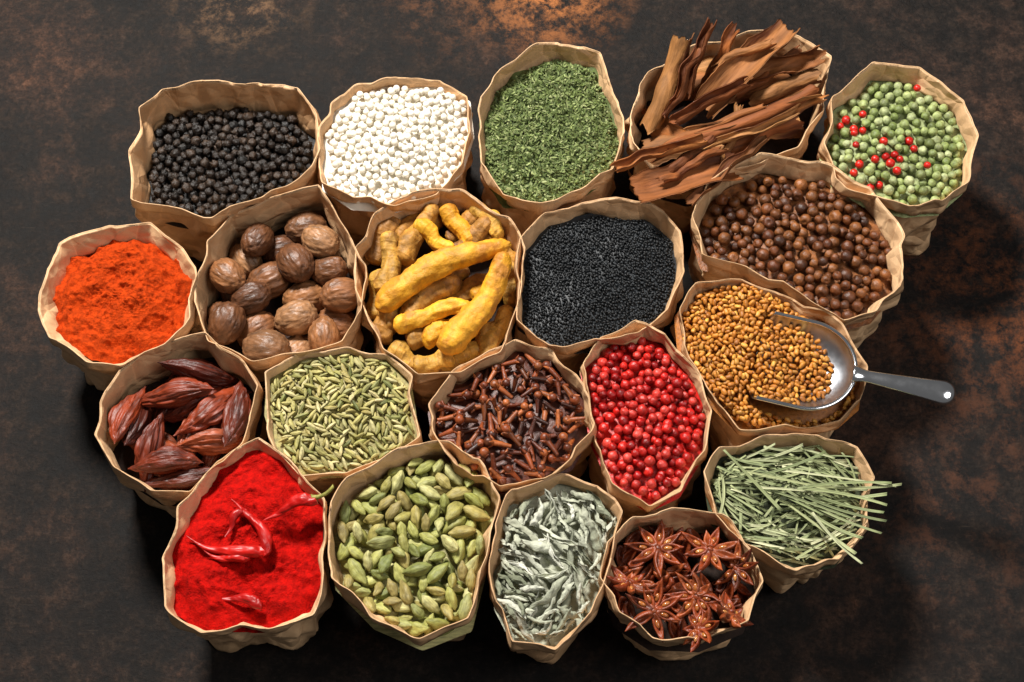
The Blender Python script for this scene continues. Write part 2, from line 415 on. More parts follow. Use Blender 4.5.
# cloves
m = gmat('clove', ['#552310', '#92451f', '#34150a', '#b0602e', '#6a2f18', '#431c0e'], rough=.42, bump=.35, dark=.5, mscale=300)
def clove(i):
    st = tube(18, lambda s: 1.8+1.2*(s+1)/2, 12, 10, lambda s: (.3*s*s*(i % 3-1), 0), amp=.3, f=.5, seed=i)
    ps = [xf(st, Matrix.Translation((-4.5, 0, 0)))]
    for k in range(4):
        a = k*math.pi/2+.3
        se = tube(5.5, lambda s: max(.5, 1.8*(1-(s*.5+.5)**2)), 6, 8)
        ps.append(xf(se, Matrix.Rotation(a, 4, 'X')@Matrix.Translation((5.4, 4.0, 0))@Matrix.Rotation(.9, 4, 'Z')))
    if i % 5 != 3: ps.append(xf(blob(4.5, 4.5, 4.5, 3, .0, 2, seed=i), Matrix.Translation((7.4, 0, 0))))
    return join(ps)
tp = [clove(i) for i in range(8)]
h = Heap(BAGS['clove'], 1, 13); h.fill([(12.5, 4.9, 4.4)]*8, K=8, tilts=(-.7, -.35, -.15, 0, .15, .35, .7), maxn=900, over=1, size=(.85, 1.1))
realize(h, tp, 'clove', m, 'dried brown clove with four-pronged head', 'clove', 'cloves in a bag', 'clove_heap', 'dark heap of dried cloves in a bag', round_=False)
# cardamom
m = gmat('cardamom', ['#95964a', '#b3b062', '#70783a', '#ccc586', '#80863f', '#a89a55', '#8e7f48'], rough=.55, bump=.5, dark=.55, mscale=160, stretch=(1, 5, 5), bscale=260)
def car(i):
    k = random.uniform(-1.5, 1.5); n = random.random()*2
    return tube(27, lambda s: max(.6, 6.1*(1-abs(s*.98)**2.0)**.75*(1-.16*s)), 24, 30, lambda s: (k*s*s, 0), rib=lambda t, s: 1+.14*math.cos(3*t+n)+.05*math.cos(12*t+.6*s), flat=.9, amp=1.5, f=.16, seed=i)
tp = [car(i) for i in range(7)]
h = Heap(BAGS['carda'], 1.2, 18); h.fill([(12.6, 5.6, 5.2)]*7, K=8, tilts=(-.5, -.2, 0, .2, .5), maxn=500, size=(.7, 1.15), over=2)
realize(h, tp, 'cardamom_pod', m, 'ribbed green cardamom pod in a paper bag', 'cardamom pod', 'green cardamom pods in a bag', 'cardamom_heap', 'heap of green cardamom pods in a bag', round_=False)
# fenugreek with scoop
SZ = 155
b = BAGS['fenu']
so = P(806, 364, SZ); e = P(955, 395, SZ+8); sang = math.atan2(e.y-so.y, e.x-so.x); hl = math.hypot(e.x-so.x, e.y-so.y)
SW, SH, SF, SB = 47, 29, 46, 49
def sg(x): return 1 if x < 0 else math.sqrt(max(0, 1-(x/SB)**2))
V = []; F = []; nu, nv = 40, 32
for i in range(nu+1):
    x0 = -SF+(SF+SB)*math.sin(i/nu*math.pi/2)
    g = sg(x0)
    for j in range(nv+1):
        ph = -math.pi/2+math.pi*j/nv
        lip = -10*(math.cos(ph))*max(0, -x0/SF)+6*max(0, -x0/SF)
        V.append((x0+lip, SW*g*math.sin(ph), -SH*g*math.cos(ph)))
for i in range(nu):
    for j in range(nv):
        o = i*(nv+1)+j; F.append((o, o+1, o+nv+2, o+nv+1))
def metal(name, base, r0, r1, bmp):
    mm, nt, bs = newmat(name)
    bs.inputs['Metallic'].default_value = 1; bs.inputs['Base Color'].default_value = base
    nn = noisetex(nt, 90, 5, .7); rr_ = ramp(nt, nn, [(.3, (r0, r0, r0, 1)), (.7, (r1, r1, r1, 1))]); nt.links.new(rr_, bs.inputs['Roughness'])
    bp = N(nt, 'ShaderNodeBump'); bp.inputs['Strength'].default_value = bmp; bp.inputs['Distance'].default_value = .0008
    nt.links.new(noisetex(nt, 60, 3), bp.inputs['Height']); nt.links.new(bp.outputs[0], bs.inputs['Normal'])
    return mm
mbowl = metal('brushed_steel', (.48, .50, .54, 1), .26, .4, .25); mm = metal('polished_steel', (.9, .92, .96, 1), .1, .2, .06)
root = add('metal_scoop', None, Matrix.Translation(so*S)@Matrix.Rotation(sang, 4, 'Z'), 'shiny metal scoop resting in fenugreek seeds', 'scoop')
bowl = add('bowl', mesh_from('bowl', V, F, mbowl), None, parent=root)
sm = bowl.modifiers.new('thick', 'SOLIDIFY'); sm.thickness = 1.8*S; sm.offset = 0
V = []; F = []; path = []
for i in range(nu+1):
    x0 = -SF+(SF+SB)*math.sin(i/nu*math.pi/2); path.append((x0+6*max(0, -x0/SF), -SW*sg(x0), 0))
path += [(x, -y, z) for x, y, z in path[::-1]][1:]
for i, p in enumerate(path):
    a = Vector(path[max(0, i-1)]); c = Vector(path[min(len(path)-1, i+1)]); d = (c-a).normalized(); nrm = Vector((d.y, -d.x, 0))
    for j in range(8):
        t = j*math.pi/4; q = Vector(p)+nrm*math.cos(t)*2.1+Vector((0, 0, 1))*math.sin(t)*1.6; V.append(tuple(q))
for i in range(len(path)-1):
    for j in range(8): F.append((i*8+j, i*8+(j+1) % 8, i*8+8+(j+1) % 8, i*8+8+j))
add('rolled_edge', mesh_from('rolled_edge', V, F, mm), None, parent=root)
hs = SB-3; HL = hl-hs
def hr(s):
    q = (s+1)/2
    r = 5.4+1.2*math.exp(-(q/.08)**2)*3+8.4*q**1.2
    if q > .86: r *= math.sqrt(max(.02, 1-((q-.86)/.142)**2))
    return r
hd = tube(HL, hr, 50, 24, lambda s: (0, 3.5+4.5*(s+1)/2), flat=.55)
hd = xf(hd, Matrix.Translation((hs+HL/2, 0, 0)))
add('handle', mesh_from('handle', hd[0], hd[1], mm), None, parent=root)
m = gmat('fenugreek', ['#bd7424', '#d88f34', '#955615', '#e6a848', '#aa661c', '#ca7f28'], rough=.48, bump=.4, dark=.55, mscale=450)
def fg(i):
    V, F = blob(4.7, 3.1, 2.6, 2, .14, 1.6, seed=i+100, ridged=False)
    V = np.sign(V)*np.abs(V/np.array([4.7, 3.1, 2.6]))**.8*np.array([3.6, 2.35, 2.0]); V[:, 2] -= .5*np.exp(-((V[:, 0]-1)/.9)**2)*np.sign(V[:, 2]); return V, F
tp = [fg(i) for i in range(6)]
h = Heap(b, .8, 9)
lx = (h.X+b.cen[0]-so.x); ly = (h.Y+b.cen[1]-so.y); ca, sa = math.cos(sang), math.sin(sang)
U_ = lx*ca+ly*sa; W_ = -lx*sa+ly*ca
g = np.where(U_ < 0, 1, np.sqrt(np.clip(1-(U_/SB)**2, 0.0001, 1)))
q = np.abs(W_)/(SW*g); foot = (q < 1) & (U_ > -SF) & (U_ < SB)
zin = SZ-SH*g*np.sqrt(np.clip(1-q*q, 0, 1))+1
h.H = np.where(foot & (h.rho < 1), np.maximum(h.H, zin), h.H)
ring_ = (np.abs(np.abs(W_)-SW*g) < 1.8) & (U_ > -SF) & (U_ < SB)
h.H[ring_] = 900
h.top = np.where(foot, SZ-3-.22*(U_+SF)+2*np.sin(W_*.1)+3*np.sin(U_*.12+W_*.07), h.top)
h.top = np.where(foot & (U_-.2*W_ > 31+4*np.sin(W_*.3)+3*np.sin(W_*.77)), -100, h.top)
h.top = np.where(~foot, h.top+13*np.exp(-((U_+62)/30)**2), h.top)
h.fill([(3.5, 2.3, 1.95)]*6, K=6, tilts=(-.5, 0, .5), maxn=5500)
realize(h, tp, 'fenugreek_seed', m, 'small golden-brown fenugreek seed in a bag', 'fenugreek seed', 'fenugreek seeds in a bag', 'fenugreek_heap', 'heap of golden-brown fenugreek seeds in a bag', round_=False, drop=11)
# herb
m = gmat('dried_herb', ['#4c5c2c', '#6e7d42', '#36451e', '#95a164', '#4d5e2e', '#a9b07a'], rough=.7, bump=0, dark=.6, spec=.3)
b = BAGS['herb']; h = Heap(b, 2, 2); ex = []
for i in range(8500):
    a = random.uniform(-math.pi, math.pi); rho = math.sqrt(random.random())*.985; R = np.interp(a, TH, b.Rf, period=2*math.pi)*rho
    x, y = math.cos(a)*R, math.sin(a)*R
    z = b.H-b.depth+b.mound*(1-rho**2)+2*math.sin(x*.06+b.seed)*math.cos(y*.05+b.seed*2)+5*nz((x, y, 0), .09)+random.uniform(-1.5, 2.2)
    l, w = random.uniform(1.4, 4.2), random.uniform(.5, 1.4)
    v = np.array([(-l, 0, 0), (-l*.3, -w, .3), (l*.4, -w*.8, .5), (l, 0, .2), (l*.3, w, -.3), (-l*.4, w*.8, 0)], float)
    ex.append(xf((v, [(0, 1, 2, 5), (2, 3, 4, 5)]), Matrix.Translation((x, y, z))@Euler((random.uniform(-1, 1), random.uniform(-.8, .8), random.uniform(0, 6.28))).to_matrix().to_4x4()))
mound('dried_herb', h, m, 'heap of crumbled dried green herb in a bag', 'dried herb', ex, disp=lambda x, y: 5*nz((x, y, 0), .09))
# powders
def powder(name, key, cols, label, sd, k1):
    m = gmat(name, cols, rough=.88, bump=.9, bscale=1100, dark=.55, mscale=320, spec=.1, bdist=.0012)
    b = BAGS[key]; h = Heap(b, 2, 0)
    def dd(x, y):
        p = (x, y, sd); a = nz(p, .028); c = abs(nz(p, .05, 2)); e = nz(p, .13, 3); f_ = abs(nz(p, .25, 4)); g_ = nz(p, .7, 5); l_ = max(0, nz(p, .2, 7)-.12)
        return 13*a-9*c+k1*(3.4*e-2.2*f_+1.1*g_+7*l_)+1
    return h, dd, mound(name, h, m, label, 'powder', nr=110, disp=dd)
powder('paprika_powder', 'orange', ['#b23608', '#bd400c', '#a42d06'], 'clumpy deep orange-red paprika powder in a bag', 4, .85)
powder('chilli_powder', 'red', ['#b80a05', '#be0f07', '#ae0904'], 'clumpy vivid red chilli powder in a bag', 9, .5)
# ------------------------------------------------------------ larger pieces
def orient(p0, p1, roll=0):
    d = (p1-p0); L = d.length; x = d.normalized()
    y = Vector((0, 0, 1)).cross(x).normalized(); z = x.cross(y)
    R = Matrix((x, y, z)).transposed().to_4x4()
    return Matrix.Translation((p0+p1)/2*S)@R@Matrix.Rotation(roll, 4, 'X'), L
def seat(h, u, v, a, bb, hh, ang, tilts=(-.3, -.15, 0, .15, .3), z=120, item=(0, 1)):
    p = P(u, v, z); b = h.b
    r = h.test(p.x-b.cen[0], p.y-b.cen[1], ang, a, bb, hh, tilts)
    if r[0] < 400:
        p = P(u, v, r[0]); r = h.test(p.x-b.cen[0], p.y-b.cen[1], ang, a, bb, hh, tilts)
    if r[0] > 400: r = (b.H-8, 0)+r[2:]
    h.put(p.x-b.cen[0], p.y-b.cen[1], ang, r, item)
    return Vector((p.x, p.y, r[0])), r[1]
dk = gmat('dark_underlayer', ['#2a1a10', '#34211a'], rough=.9)  # plain dark brown for the base mounds that show between larger pieces
# nutmeg
m = gmat('nutmeg', ['#7d4e2f', '#99663e', '#5e381f', '#a97a52', '#4e2d19', '#885734'], rough=.45, bump=.9, bscale=300, dark=.4, mscale=280, stretch=(.35, 1, 1))
tp = []
for i in range(5):
    V, F = blob(24, 19.3, 18.5, 5, .0, 3.2, seed=i+140, egg=.06)
    for k, p in enumerate(V):
        g_ = abs(nz((p[0]*.3, p[1], p[2]), .2, i)); g2 = abs(nz((p[0]*.4, p[1], p[2]), .5, i+4)); V[k] = p*(1+.12*(g_-.25)+.05*(g2-.2)+.03*nz(p, .05, i))
    tp.append((V, F))
h = Heap(BAGS['nutmeg'], 1.4, 46)
for ov in (-26, -14, 2): h.fill([(22, 17.8, 17.4)]*5, K=140, tilts=(-.25, 0, .25), size=(.84, 1.05), fails=9, over=ov)
realize(h, tp, 'nutmeg', m, 'brown wrinkled whole nutmeg in a paper bag', 'nutmeg', 'nutmegs in a bag', 'nutmeg_underlayer', 'dark crumbs beneath the nutmegs', round_=False, dark=dk)
# turmeric
my = gmat('turmeric_yellow', ['#de9c1c', '#e6aa26', '#d18d14'], rough=.6, bump=1.0, bscale=300, mott='#b0721c', mscale=120, dark=.58)
mb = gmat('turmeric_brown', ['#b8822f', '#a06c2a', '#c4923a', '#ce9c3a'], rough=.62, bump=1.0, bscale=260, mott='#6e451b', mscale=130, dark=.42)
h = Heap(BAGS['turmeric'], 1.5, 22)
mound('turmeric_underlayer', h, dk, 'dark crumbs beneath the turmeric roots', 'underlayer')
roots = [
 (374,262,104,394,220,112,11,3,0),(392,246,104,420,206,110,10,-4,0),(424,236,104,452,200,110,10,3,0),(450,240,104,490,212,110,10,4,0),(484,236,104,514,262,106,10,2,0),(376,318,100,382,272,104,10,2,0),
 (506,258,102,512,304,102,10,3,0),(392,348,102,424,366,100,10,-3,0),(440,366,102,482,350,104,10,2,0),(478,352,104,504,320,104,9,3,0),(412,300,104,466,270,108,12,3,0),(402,262,104,440,290,106,11,3,0),(380,340,102,400,306,106,10,2,0),
 (410,344,106,446,326,106,10,2,0),(450,300,106,490,276,108,10,-3,0),(484,362,104,510,308,108,10,3,0),(416,368,104,452,360,106,10,2,0),(388,330,108,396,292,110,10,2,0),
 (402,262,112,436,208,122,11,4,0),(444,208,120,472,246,116,9,2,1),(404,320,112,458,280,118,12.5,5,0),(474,300,110,502,272,112,9,2,1),(456,250,114,492,218,122,9,-3,0),(424,340,110,468,322,112,10,2,1),(384,292,114,390,234,124,10.5,-3,0),(474,206,118,500,236,120,9,3,0),(418,222,122,452,250,120,8,-2,1),
 (396,328,120,470,306,124,9,5,1),(378,306,130,508,244,146,12.5,11,1),(444,350,128,506,256,150,13,-7,1)]
for n, (a0, b0, z0, a1, b1, z1, r, bd, yl) in enumerate(roots):
    p0, p1 = P(a0, b0, z0), P(a1, b1, z1); M, L = orient(p0, p1)
    sd = n*2.3
    def rf(s):
        e = max(.04, 1-abs(s)**7)**.5
        return r*e*(1+.07*math.sin(s*3+sd)+.02*max(0, math.sin(s*L*.4+sd))**6*2 - .15*s)
    t = tube(L+r*.5, rf, 90, 32, lambda s: (bd*(1-s*s)+1.5*math.sin(s*5+sd), 2*math.sin(s*3+sd)), amp=2.0, f=.1, seed=n, ridge=True, xs=.45)
    parts = [t]
    if n in (2, 20, 14):
        parts.append(xf(tube(r*2.1, lambda s: r*.58*max(.05, 1-max(0, s)**4)**.5, 16, 18, amp=1.5, f=.1, seed=n), Matrix.Translation((-L*.2, r*.75+bd, 0))@Matrix.Rotation(1.1, 4, 'Z')))
    V, F = join(parts)
    add('turmeric_root', mesh_from('turmeric_root', V, F, my if yl else mb), M, ('bright yellow knobbly turmeric root lying on the heap' if yl else 'dull brown-yellow turmeric root in a paper bag'), 'turmeric root', 'turmeric roots in a bag')
# seed pods
m = gmat('brown_pod', ['#8f3818', '#742a12', '#54200f', '#a54e2a', '#48180b', '#853216'], rough=.46, bump=1.0, bscale=230, dark=.3, mscale=140, stretch=(.16, 1.4, 1.4), spec=.45)
tp = []
for i in range(7):
    n_ = random.random()*3; sk = random.uniform(.8, 1.15)
    V, F = tube(92, lambda s: max(.8, 16*(1-abs(s)**1.5)*(1-.2*s)), 70, 84, lambda s: (5*s*s*(i-3)*.5, 2*math.sin(s*3+i)), rib=lambda t, s: 1+.26*abs(math.cos(1.5*t+n_))-.13+.05*math.cos(13*t+s+i)+.03*math.cos(29*t), amp=2.4, f=.12, seed=i, flat=.78*sk, ridge=True, xs=.18)
    tp.append((V, F))
h = Heap(BAGS['pod'], 1.4, 34)
for ov in (-14, 3): h.fill([(36, 12, 10)]*7, K=110, tilts=(-.4, -.2, 0, .2, .4), size=(.78, .98), fails=10, over=ov)
realize(h, tp, 'seed_pod', m, 'long pointed ribbed red-brown seed pod', 'seed pod', 'seed pods in a bag', 'pod_underlayer', 'dark crumbs beneath the seed pods', round_=False, dark=dk)
# sage leaves
m = gmat('sage', ['#b0b39c', '#c8cab6', '#8d917a', '#dcdccc', '#787d66', '#bcbda8'], rough=.85, bump=.8, bscale=420, dark=.6, mscale=220, spec=.15)
def leaf(i, L=44, W=15):
    V = []; F = []; nu, nv = 30, 14; curl = random.uniform(3.6, 6.2); tw = random.uniform(-1.2, 1.2); bd = random.uniform(-7, 7)
    for lay in (0, 1):
        for a in range(nu+1):
            s = -1+2*a/nu; w = W*max(.05, (1-abs(s)**2.5))**.8*(1+.12*math.sin(s*9+i)); cc = curl*(1+.25*math.sin(s*4+i)); R_ = w/cc-lay*.6
            for k in range(nv+1):
                q0 = k/nv-.5; q = q0*cc*(1 if k/nv > .5 else .8)+tw*s; rr = R_*(1-.4*abs(q0)*2)
                cr_ = .7*math.sin(k*2.1+s*6+i)*abs(q0)*1.6
                V.append((s*L/2+cr_, rr*math.sin(q)*1.2+bd*s*s+1.8*nz((s*3, q0*4, 0), 1, i), -rr*math.cos(q)+1.8*nz((s*3, q0*4, 1), 1.3, i)+bd*.4*s*s+cr_))
    n1 = (nu+1)*(nv+1)
    for lay in (0, 1):
        for a in range(nu):
            for k in range(nv):
                o = lay*n1+a*(nv+1)+k; f = (o, o+1, o+nv+2, o+nv+1); F.append(f if lay else f[::-1])
    for a in range(nu):
        for k in (0, nv): o = a*(nv+1)+k; F.append((o, o+nv+1, n1+o+nv+1, n1+o))
    return np.array(V), F
tp = [leaf(i, random.choice([34, 42, 50]), random.choice([20, 25, 30])) for i in range(10)]
h = Heap(BAGS['sage'], 1.2, 13); h.fill([(20, 4.8, 4.4)]*10, K=6, tilts=(-.5, -.25, 0, .25, .5), maxn=320, size=(.5, 1.05), over=3)
realize(h, tp, 'sage_leaf', m, 'dried grey-green curled sage leaf', 'sage leaf', 'dried sage leaves in a bag', 'sage_heap', 'heap of crumbled grey-green sage in a bag', round_=False)
# lemongrass
m = gmat('lemongrass', ['#8b9464', '#a8ad7c', '#6f7a4c', '#d0d0a6', '#7c8758', '#98a070', '#5d6841'], rough=.6, bump=.3, dark=.6, mscale=120, stretch=(.1, 4, 4))
mgd = gmat('grass_dark', ['#39402a', '#454b30'], rough=.9)  # darker green for the heap beneath the pale blades
def blade(i, L, W):
    V = []; F = []; nu = 14; bd = random.uniform(-6, 6); bz = random.uniform(-3, 3); tw = random.uniform(-.5, .5); v_ = random.uniform(.2, .7)
    for a in range(nu+1):
        s = -1+2*a/nu; w = W/2
        by = bd*s*s; z = bz*s*s
        for k, (yy, zz) in enumerate(((-w, w*v_), (-w*.5, w*v_*.4), (0, 0), (w*.5, w*v_*.4), (w, w*v_), (w*.5, w*v_*.4-.5), (0, -.6), (-w*.5, w*v_*.4-.5))):
            c_, s_ = math.cos(tw*s), math.sin(tw*s); V.append((s*L/2+yy*.25*(abs(s) == 1), by+yy*c_-zz*s_, z+yy*s_+zz*c_))
    for a in range(nu):
        for k in range(8): F.append((a*8+k, a*8+(k+1) % 8, a*8+8+(k+1) % 8, a*8+8+k))
    F.append(tuple(range(8))[::-1]); F.append(tuple(nu*8+k for k in range(8)))
    return np.array(V), F
Ls = [48, 58, 68, 80, 98, 112, 62, 74, 86, 52]
tp = [blade(i, L, random.uniform(2.0, 3.7)) for i, L in enumerate(Ls)]
h = Heap(BAGS['grass'], 1.1, 12, open_=True)
h.fill([(L/2, 1.6, 1.0) for L in Ls], K=6, tilts=(-.3, -.2, -.1, -.05, 0, .05, .1, .2, .3), maxn=620, size=(.7, 1), over=4,
       angf=lambda: random.gauss(-.35, .45) if random.random() < .8 else random.uniform(0, 3.1))
for (u, v, a, k) in [(850,488,-.05,4),(845,500,.1,3),(838,478,-.15,5),(832,515,-.5,4),(822,530,-.75,3),(848,506,-.3,2),(770,490,-.5,5),(800,500,-.35,5),(780,470,.3,4),(790,480,-.2,5),(815,492,-.1,5),(752,480,-.8,3),(835,540,-.9,2),(842,494,-.2,8),(846,483,.05,8),(826,522,-.6,7),(836,508,-.35,4)]:
    seat(h, u, v, Ls[k]/2, 1.6, 1.0, a, tilts=(-.2, -.1, 0, .1, .2), z=135, item=(k, 1))
realize(h, tp, 'lemongrass_blade', m, 'dry pale green cut lemongrass blade', 'lemongrass', 'lemongrass blades in a bag', 'lemongrass_heap', 'tangle of pale green lemongrass in a bag', round_=None, dark=mgd)
# star anise
m = gmat('star_anise', ['#80300f', '#97431c', '#55200c', '#ab5326'], rough=.42, bump=.8, bscale=300, dark=.38, mscale=200)
msd = gmat('anise_seed', ['#b06a30', '#8f4e22', '#c48444'], rough=.15, bump=0, dark=.85, coat=.5)
def carpel(L, W, sd):
    def wf(s): return max(.35, W*max(0, (1-((s+.25)/1.25)**1.4 if s > -.25 else 1-.45*((s+.25)/.75)**2))**.85)
    V, F = tube(L, wf, 26, 20, flat=1.2)
    for q, p in enumerate(V):
        s = p[0]/L*2; w = wf(s)
        gz = math.exp(-(p[1]/(w*.5))**2)*max(0, 1-((s+.15)/.75)**2)
        if p[2] > 0: V[q][2] -= gz*w*1.7
        V[q][2] += 4.2*max(0, s)**2+.9*nz(p, .2, sd)
    return V, F
def anise(i):
    ps = []; n = 8; seeds = []
    for k in range(n):
        if k == (i*3) % 8 and i % 2: continue
        a = k*2*math.pi/n+random.uniform(-.17, .17); L = random.uniform(26, 36)*(.7 if random.random() < .2 else 1); W = random.uniform(4.8, 6.2)
        M = Matrix.Rotation(a, 4, 'Z')@Matrix.Translation((L/2+2.5, 0, 0))@Matrix.Rotation(-random.uniform(-.05, .25), 4, 'Y')@Matrix.Rotation(random.uniform(-.45, .45), 4, 'X')
        ps.append(xf(carpel(L, W, i*9+k), M)); seeds.append(M@Matrix.Translation((-4.5, 0, 1.4)))
    ps.append(blob(4, 4, 3.4, 2, .1, 2, seed=i))
    return join(ps), seeds
AN = [anise(i) for i in range(5)]; ame = [mesh_from('star_anise', a[0][0], a[0][1], m) for a in AN]
sV, sF = blob(4.6, 2.4, 2.5, 3, 0, 1); sme = mesh_from('seed', sV, sF, msd)
h = Heap(BAGS['anise'], 1.4, 24)
cp = [carpel(30, 6, i+50) for i in range(4)]
h.fill([(13, 4.5, 4.5)]*4, K=5, tilts=(-.4, 0, .4), maxn=300, over=-4, size=(.7, 1.05))
h.H[h.rho > 1] = h.b.H-24; h.H[h.rho > 1.06] = h.b.H+10
nfr = len(h.items); h2 = h.items[:]
al = [(630,580,.8),(738,560,.8),(700,622,.7),(735,606,.8),
      (658,545,.15),(712,541,.3),(655,604,.25),(700,585,.45)]
for n, (u, v, a) in enumerate(al):
    s_ = random.uniform(.88, .98)*(1 if n > 3 else .85)
    az = random.uniform(0, 6.28); tl = random.uniform(.4, .9) if n < 4 else a
    c, t = seat(h, u, v+3, 25*s_, 25*s_, 3, az, tilts=(-tl, tl), z=112, item=(0, 1))
    c.z = min(c.z, h.b.H-2)
    o = add('star_anise', ame[n % 5], Matrix.Translation(c*S)@Matrix.Rotation(az, 4, 'Z')@Matrix.Rotation(-t, 4, 'Y')@Matrix.Rotation(random.random(), 4, 'Z')@Matrix.Scale(s_, 4),
            'eight-pointed reddish-brown star anise with glossy seeds', 'star anise', 'star anise in a bag')
    for k, sm_ in enumerate(AN[n % 5][1]):
        if (k*7+n) % 5 == 0: continue
        q = add('seed', sme, None, parent=o); mm_ = sm_.copy(); mm_.translation *= S; q.matrix_local = mm_
h.items = h2; h.own[h.own >= nfr] = -1
realize(h, cp, 'star_anise_fragment', m, 'broken boat-shaped carpel of star anise', 'star anise', 'broken star anise pieces in a bag', 'anise_underlayer', 'dark crumbs beneath the star anise', round_=None, dark=dk)
# chillies
m = gmat('dried_chilli', ['#b50f09', '#a50c08', '#c0170e'], rough=.4, bump=.4, bscale=220, dark=.6, mscale=140, stretch=(.3, 1, 1), spec=.4)
mst = gmat('chilli_stem', ['#8b8a3a', '#9a9446'], rough=.6)
for n, (a0, b0, z0, a1, b1, z1, r, bd, stem) in enumerate([(186,537,135,266,550,139,6.5,-7,0),(230,500,139,268,554,139,6.5,8,0),(264,522,141,316,499,152,7,5,1),(226,538,136,244,508,138,4.5,3,0),(212,600,130,262,606,132,5.5,5,0),(204,552,135,250,556,137,5,-4,0)]):
    p0, p1 = P(a0, b0, z0), P(a1, b1, z1); M, L = orient(p0, p1)
    V, F = tube(L, lambda s: max(.5, r*min(1, (1+s)*.6+.06)*(1-max(0, s-.75)*1.6)), 70, 30, lambda s: (bd*(1-s*s)+1.5*math.sin(4*s), 1.2*math.sin(s*4)), flat=.7, amp=1.2, f=.16, seed=n+4, ridge=True, xs=.3)
    o = add('red_chilli', mesh_from('red_chilli', V, F, m), M, 'dried wrinkled red chilli lying on chilli powder', 'chilli', 'dried chillies on powder')
    if stem:
        V, F = tube(24, lambda s: 1.9+2.2*max(0, -s)**3, 12, 10, lambda s: (3*s*s, 3*s), amp=.4, f=.3)
        q = add('stem', mesh_from('stem', V, F, mst), None, parent=o); q.matrix_local = Matrix.Translation(Vector((L/2+9, 0, 2))*S)
# cinnamon bark
m = gmat('cinnamon_bark', ['#8a4c22', '#b57f4a', '#67371a', '#a55f2a', '#c28a4e', '#75401e', '#96552a'], rough=.7, bump=1.0, bscale=300, mott='#552a10', mscale=130, dark=.38, stretch=(.12, 1, 1), spec=.3)
h = Heap(BAGS['bark'], 2, 22); mound('bark_underlayer', h, dk, 'dark crumbs beneath the cinnamon bark', 'underlayer')
def bark(L, W, curl, sd, thick=1.0):
    V = []; nu, nv = 64, 26; F = []
    R_ = W/2/math.sin(min(curl, 3.1)/2) if curl < 3.1 else W/2
    for lay in (0, 1):
        for a in range(nu+1):
            s = -1+2*a/nu
            for k in range(nv+1):
                q = -1+2*k/nv; side = 1.5 if q > 0 else 4
                wv = 1+.25*noise.noise(Vector((s*1.8, sd, side)))+.1*noise.noise(Vector((s*8, sd, side)))
                wv *= 1-.8*max(0, abs(s)-.7)*(.6+noise.noise(Vector((sd, s, 3))))
                th = q*curl/2*wv+.3*noise.noise(Vector((s*1.6, sd, 20)))
                r = R_-lay*thick+1.0*nz((s*3, q*2.5, sd), 1)+.5*nz((s*2.0, q*11, sd), 1)+.2*nz((s*20, q*6, sd), 1)
                x = s*L/2+10*noise.noise(Vector((q*2.0, sd, 9 if s > 0 else 2)))*abs(s)**8+4*noise.noise(Vector((q*7, sd, 9 if s > 0 else 2)))*abs(s)**8
                V.append((x, r*math.sin(th)+3*math.sin(s*2+sd)+4*noise.noise(Vector((s*2, sd, 0))), r*math.cos(th)-R_*.8+7*noise.noise(Vector((s*1.5, sd, 5)))))
    n1 = (nu+1)*(nv+1)
    for lay in (0, 1):
        for a in range(nu):
            for k in range(nv):
                o = lay*n1+a*(nv+1)+k; f = (o, o+1, o+nv+2, o+nv+1); F.append(f if lay else f[::-1])
    for a in range(nu):
        for k in (0, nv):
            o = a*(nv+1)+k; f = (o, o+nv+1, n1+o+nv+1, n1+o); F.append(f if k == 0 else f[::-1])
    for k in range(nv):
        for a in (0, nu):
            o = a*(nv+1)+k; f = (o, n1+o, n1+o+1, o+1); F.append(f if a == 0 else f[::-1])
    return np.array(V), F
bk = [
 (640,150,108,740,140,112,34,1.5,.2),(700,150,108,800,120,112,36,1.6,-.2),(680,90,108,790,80,112,36,1.4,.1),(650,110,108,700,160,110,30,1.6,.1),(740,70,110,800,100,112,32,1.5,0),(660,80,112,720,60,116,26,2,0),
 (652,128,122,684,38,172,22,3.8,.3),(688,95,128,712,22,178,12,4.2,2.6),(668,118,130,700,48,168,12,4.2,2.4),(700,90,124,740,30,160,15,3.2,2.9),
 (706,112,132,786,26,172,36,2.2,2.9),(752,78,138,822,54,156,20,3.4,3.4),(748,104,128,818,74,152,17,3.8,.3),(672,122,136,752,88,150,14,4.6,2.8),(734,92,132,800,50,150,11,4.2,0),
 (722,146,126,800,118,140,24,2.6,.2),(690,134,140,818,98,152,11,4.2,3.0),(652,158,142,816,88,162,13,4.6,.4),(616,172,146,704,140,150,13,4.2,2.9),(700,150,142,798,112,152,10,4.2,3.3),(664,146,144,760,104,156,8,4.2,0),
 (636,192,147,738,166,142,44,1.8,2.9),(694,206,146,762,138,140,13,3.4,2.6),(770,120,140,822,98,146,11,3.4,-.4),(668,178,140,712,130,150,12,4.0,.2),(720,160,138,742,104,152,9,3.6,0),(660,180,150,726,150,150,9,4.0,.3),(716,66,150,770,40,168,9,4.0,.2)]
for n, (a0, b0, z0, a1, b1, z1, W, cu, ro) in enumerate(bk):
    p0, p1 = P(a0, b0, z0), P(a1, b1, z1); M, L = orient(p0, p1, ro)
    V, F = bark(L, W, cu, n*1.7+.3)
    add('cinnamon_bark', mesh_from('cinnamon_bark', V, F, m), M, ('broad flat piece of orange-brown cinnamon bark' if cu < 2.4 else 'narrow curled quill of brown cinnamon bark'), 'cinnamon bark', 'cinnamon bark pieces in a bag')

